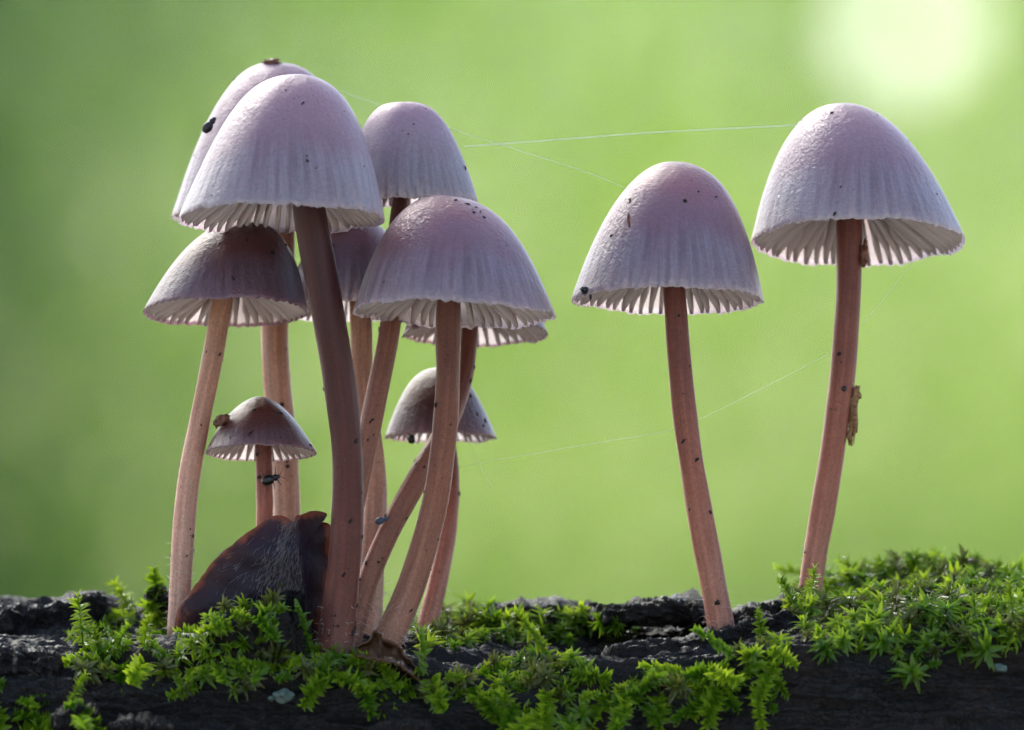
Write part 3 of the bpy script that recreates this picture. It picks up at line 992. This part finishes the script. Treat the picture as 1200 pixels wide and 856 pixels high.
def clump(label, regions, bias, seed, kinds, tilt=0.7, size=1.0, frond=1.0, extra=()):
    """regions = [(cx, cy, rx, ry, rotation deg, count)] in the picture; shoots root where that ray meets the log"""
    r = random.Random(seed)
    spots = []
    for (cx_, cy_, rx, ry, ro, cnt) in regions:
        done = tries = 0
        while done < cnt * 0.8 and tries < cnt * 30:
            tries += 1
            a = r.uniform(0, 6.283); q = math.sqrt(r.random())
            x, y = rx * q * math.cos(a), ry * q * math.sin(a)
            t = math.radians(ro)
            X, Y = cx_ + x * math.cos(t) - y * math.sin(t), cy_ + x * math.sin(t) + y * math.cos(t)
            loc, nrm = hit(X, Y)
            if loc is None:
                continue
            if any((loc - s[0]).length < 0.0013 for s in spots):
                continue
            spots.append((loc, nrm, RIGHT * (x / rx) * 0.45 - UP * (y / ry) * 0.3)); done += 1
    root = empty('moss_clump', spots[0][0])
    tag(root, label, 'moss', 'moss clumps on the log')
    for loc, nrm, rad_ in spots:
        d = nrm * 0.5 + Vector(bias) + rad_ + Vector((r.gauss(0, 1), r.gauss(0, 0.6), r.gauss(0, 0.8))) * tilt * 0.5
        if d.dot(nrm) < 0.1:
            d += nrm * 0.6
        d.normalize()
        kd = r.choice(kinds)
        me = r.choice(kd)
        if kd is FROND:
            d = (d - nrm * d.dot(nrm) * 0.55 + Vector((0, -0.1, -0.15))).normalized()
        q = d.to_track_quat('Z', 'Y').to_matrix().to_4x4() @ Matrix.Rotation(r.uniform(0, 6.283), 4, 'Z')
        if kd is FROND:                                  # flat sprays show their upper side
            fx = (nrm * 0.5 - FWD * 0.6 + UP * 0.5 + Vector((r.gauss(0, .25), r.gauss(0, .25), r.gauss(0, .25))))
            fx = (fx - d * fx.dot(d)).normalized()
            q = Matrix((fx, d.cross(fx), d)).transposed().to_4x4()
        s = r.uniform(0.5, 1.05) * size * (frond if kd is FROND else 1)
        link('moss_shoot', me, None, root, Matrix.Translation(loc - d * 0.0006 - root.location) @ q @ Matrix.Scale(s, 4))
    for (px, py, dx, dy, dz, s) in extra:               # single sprigs that stick out of the clump
        loc, nrm = hit(px, py)
        d = Vector((dx, dy, dz)).normalized()
        fx = Vector((0, -0.8, 0.6)); fx = (fx - d * fx.dot(d)).normalized()
        link('moss_shoot', r.choice(FROND), None, root, Matrix.Translation(loc - d * 0.001 - root.location) @ Matrix((fx, d.cross(fx), d)).transposed().to_4x4() @ Matrix.Scale(s, 4))
    return root
clump('moss clump at the lower left corner, darker green, hanging over the edge', [(12, 832, 36, 30, 30, 14), (90, 832, 16, 18, 0, 5)], (0.35, -0.5, 0.1), 1, (FROND,))
clump('yellow green feathery moss on the left, beside the far left stem', [(168, 730, 36, 26, -10, 26), (110, 770, 30, 24, 40, 18), (150, 770, 24, 16, 0, 8)], (-0.1, -0.45, 0.3), 2, (FROND, FROND, FROND, STAR, OLD))
clump('thick green moss growing up in front of the dark husk', [(285, 716, 46, 22, 0, 40), (225, 785, 36, 28, 0, 32), (275, 775, 36, 34, 0, 30)], (0, -0.55, 0.25), 3, (STAR, STAR, FROND, FROND, OLD), size=0.85)
clump('green moss at the foot of the thick dark stem', [(385, 775, 58, 14, 6, 46), (350, 788, 22, 12, 0, 9)], (0, -0.6, 0.15), 4, (STAR, FROND, FROND, OLD))
clump('moss behind the stems on the back edge of the log, right of the cluster', [(530, 735, 46, 24, -5, 56), (620, 742, 50, 12, 5, 30), (705, 738, 32, 9, 0, 14), (668, 722, 16, 7, 0, 7)], (0.05, -0.2, 0.6), 5, (STAR, STAR, STAR, OLD))
clump('moss hanging over the front edge below the gap between the mushrooms', [(510, 804, 48, 12, 0, 30), (630, 790, 50, 22, 0, 46), (625, 822, 45, 14, 0, 18), (668, 832, 20, 16, 0, 8)], (0, -0.7, 0.0), 6, (FROND, FROND, FROND, STAR, OLD))
clump('low band of moss along the front edge under the leaning pinkish stem', [(770, 803, 66, 14, -4, 44), (870, 785, 56, 22, -28, 52), (735, 822, 24, 12, 0, 8)], (-0.2, -0.6, 0.1), 7, (FROND, FROND, FROND, STAR, OLD))
clump('big moss mound at the right beneath the rightmost mushroom', [(1050, 685, 90, 30, 0, 90), (1150, 685, 70, 30, 0, 70), (1000, 735, 60, 32, -10, 50), (1110, 735, 90, 26, 0, 60), (985, 690, 40, 20, -20, 30), (1060, 785, 36, 20, 0, 7), (1180, 700, 30, 50, 0, 20), (1060, 680, 60, 10, 0, 26), (950, 706, 26, 10, -20, 14), (1120, 755, 70, 14, 0, 16)],
      (0, -0.3, 0.55), 8, (STAR, STAR, STAR, FROND, OLD), size=1.05, frond=0.62,
      extra=[(975, 684, -1, -.25, .45, 0.85), (985, 695, -1, -.4, .2, 0.8), (1062, 680, .25, -.2, 1, 0.75), (1080, 684, .5, -.3, .8, 0.8), (1030, 682, -.7, -.2, .8, 0.8), (1140, 685, .2, -.3, .9, 0.6), (1190, 688, -.3, -.3, .9, 0.6), (935, 715, -.3, -.4, .9, .6), (950, 711, .1, -.4, 1, .62), (962, 707, .25, -.4, 1, .65), (942, 713, -.7, -.4, .7, .6)])
# ------------------------------------------------------------------ spider threads
m, nt, p = new_mat('silk')
p.inputs['Base Color'].default_value = (0.85, 0.88, 0.85, 1)
p.inputs['Roughness'].default_value = 0.35
tb = N(nt, 'ShaderNodeBsdfTransparent')
mx = N(nt, 'ShaderNodeMixShader'); mx.inputs[0].default_value = 0.25
nt.links.new(tb.outputs[0], mx.inputs[1]); nt.links.new(p.outputs[0], mx.inputs[2])
nt.links.new(mx.outputs[0], nt.nodes['Material Output'].inputs[0])
for lab, pts, rad in [
    ('thin bright spider thread from behind the rosy cap to the left lone mushroom', [(400, 108, 6), (530, 152, 4), (600, 174, 2), (690, 203, 0), (735, 222, -2)], 0.00005),
    ('broad faint spider thread running level above the gap toward the rightmost cap', [(545, 172, 4), (640, 165, 4), (760, 156, 4), (915, 148, 4), (945, 146, 4)], 0.00009),
    ('faint spider thread slanting up between the small conical cap and rightmost stem', [(535, 548, 12), (600, 536, 8), (700, 519, 4), (790, 503, 0), (880, 462, 2), (985, 408, 4)], 0.00004),
    ('short spider thread hanging from the rightmost cap beside its stem', [(1075, 300, 4), (1048, 335, 4), (1010, 382, 4)], 0.00004),
    ('short spider thread dangling below the small conical cap', [(549, 518, 14), (560, 542, 14), (578, 572, 14)], 0.00004),
]:
    C = catmull(pts, 24)
    base = P(*pts[0])
    v, f = tube([P(*c) - base for c in C], [rad] * 24, 5)
    o = mesh_obj('spider_thread', v, f, m, matrix=Matrix.Translation(base))
    tag(o, lab, 'thread', 'spider threads strung between the mushrooms')

# ------------------------------------------------------------------ small creatures and scraps
def beetle(label, px, py, d, size, ang, legs=True, mat=BLACK, name='beetle', cat='insect'):
    c = P(px, py, d)
    ux = RIGHT * math.cos(ang) + UP * math.sin(ang)
    uy = UP * math.cos(ang) - RIGHT * math.sin(ang)
    ax = (ux, uy, FWD)
    J = Join()
    s = size * PX
    J.add(blob(-ux * s * 0.35, (s, s * 0.72, s * 0.62), px, 3, 0.04, ax))
    J.add(blob(ux * s * 0.75, (s * 0.45, s * 0.5, s * 0.42), px + 1, 2, 0.05, ax))
    J.add(blob(ux * s * 1.2, (s * 0.3, s * 0.34, s * 0.3), px + 2, 2, 0.05, ax))
    root = empty(name, c)
    tag(root, label, cat)
    mesh_obj('body', J.v, J.f, mat, root)
    if legs:
        for k in range(3):
            for sg in (-1, 1):
                b = ux * s * (0.75 - 0.55 * k)
                knee = b + uy * sg * s * 1.0 + ux * s * (0.35 - 0.35 * k) - FWD * s * 0.3
                foot = b + uy * sg * s * 1.5 + ux * s * (0.5 - 0.6 * k) + FWD * s * 0.3
                v, f = tube([b, knee, foot], [s * .09, s * .07, s * .04], 5)
                mesh_obj('leg', v, f, mat, root)
        for sg in (-1, 1):
            v, f = tube([ux * s * 1.35, ux * s * 1.9 + uy * sg * s * .5, ux * s * 2.3 + uy * sg * s * 1.1], [s * .05, s * .04, s * .02], 5)
            mesh_obj('antenna', v, f, mat, root)
    return root
beetle('tiny black insect clinging to the stem of the smallest mushroom', 317, 562, -3.6, 8, 0.35)
beetle('small black beetle on the left shoulder of the tallest caps', 245, 147, 2.5, 8, 0.9, legs=False)
beetle('tiny blue grey bug on a slanting stem in the cluster', 447, 610, -2.6, 6, 0.3, legs=False, mat=plain_material('bug', (0.06, 0.075, 0.11), 0.4), name='bug')

def scrap(label, px, py, d, rad, seed, mat, cat='scrap', rough=0.45, name='debris_crumb', sub=3, extra=()):
    c = P(px, py, d)
    J = Join().add(blob(Vector((0, 0, 0)), tuple(r * PX for r in rad), seed, sub, rough, (RIGHT, FWD, UP), 1.8))
    for (dx, dy, r3, sd) in extra:
        J.add(blob(RIGHT * dx * PX + UP * dy * PX, tuple(r * PX for r in r3), sd, sub, rough, (RIGHT, FWD, UP), 1.8))
    o = mesh_obj(name, J.v, J.f, mat, matrix=Matrix.Translation(c))
    return tag(o, label, cat)
scrap('brown crumb on the very top of the pale cap behind the tallest mushroom', 318, 73, 14, (9, 7, 3.5), 3, BROWN)
scrap('rough brown crumb stuck on the left side of the smallest cap', 260, 493, -4, (7, 6, 6.5), 4, BROWN, extra=((-6, -4, (3, 3, 4), 2), (5, 4, (4, 4, 3), 7)))
scrap('round black pellet hanging at the rim of the small conical cap', 482, 515, 10.5, (5, 5, 5), 5, BLACK, rough=0.15)
scrap('black scrap at the left rim of the left lone cap', 687, 341, -9, (5, 4, 4), 6, BLACK, extra=((5, -6, (1.2, 1.2, 6), 3), (-4, 2, (3, 2, 2), 5)))
scrap('thin brown splinter lying on the left lone cap', 737, 258, -14, (1.6, 1.5, 8), 8, BROWN, name='splinter')
scrap('brown dirt clump stuck beside the top of the rightmost stem', 1012, 298, 3.0, (4.5, 5, 12), 9, BROWN, extra=((2, 12, (2, 2, 5), 1), (0, -10, (3, 3, 5), 6)))
scrap('flaky tan bark shred stuck to the right side of the rightmost stem', 1001, 485, 3.5, (5, 6, 28), 10, plain_material('bark_shred', (0.24, 0.13, 0.06), 0.7, 0.2, 0.6, 3000), extra=((3, 22, (4, 4, 10), 4), (-5, -26, (3, 3, 10), 5)), name='bark_flake')
scrap('black spot of dirt on the middle of the rightmost stem', 989, 456, 2.4, (3, 2, 3), 12, BLACK, rough=0.2)
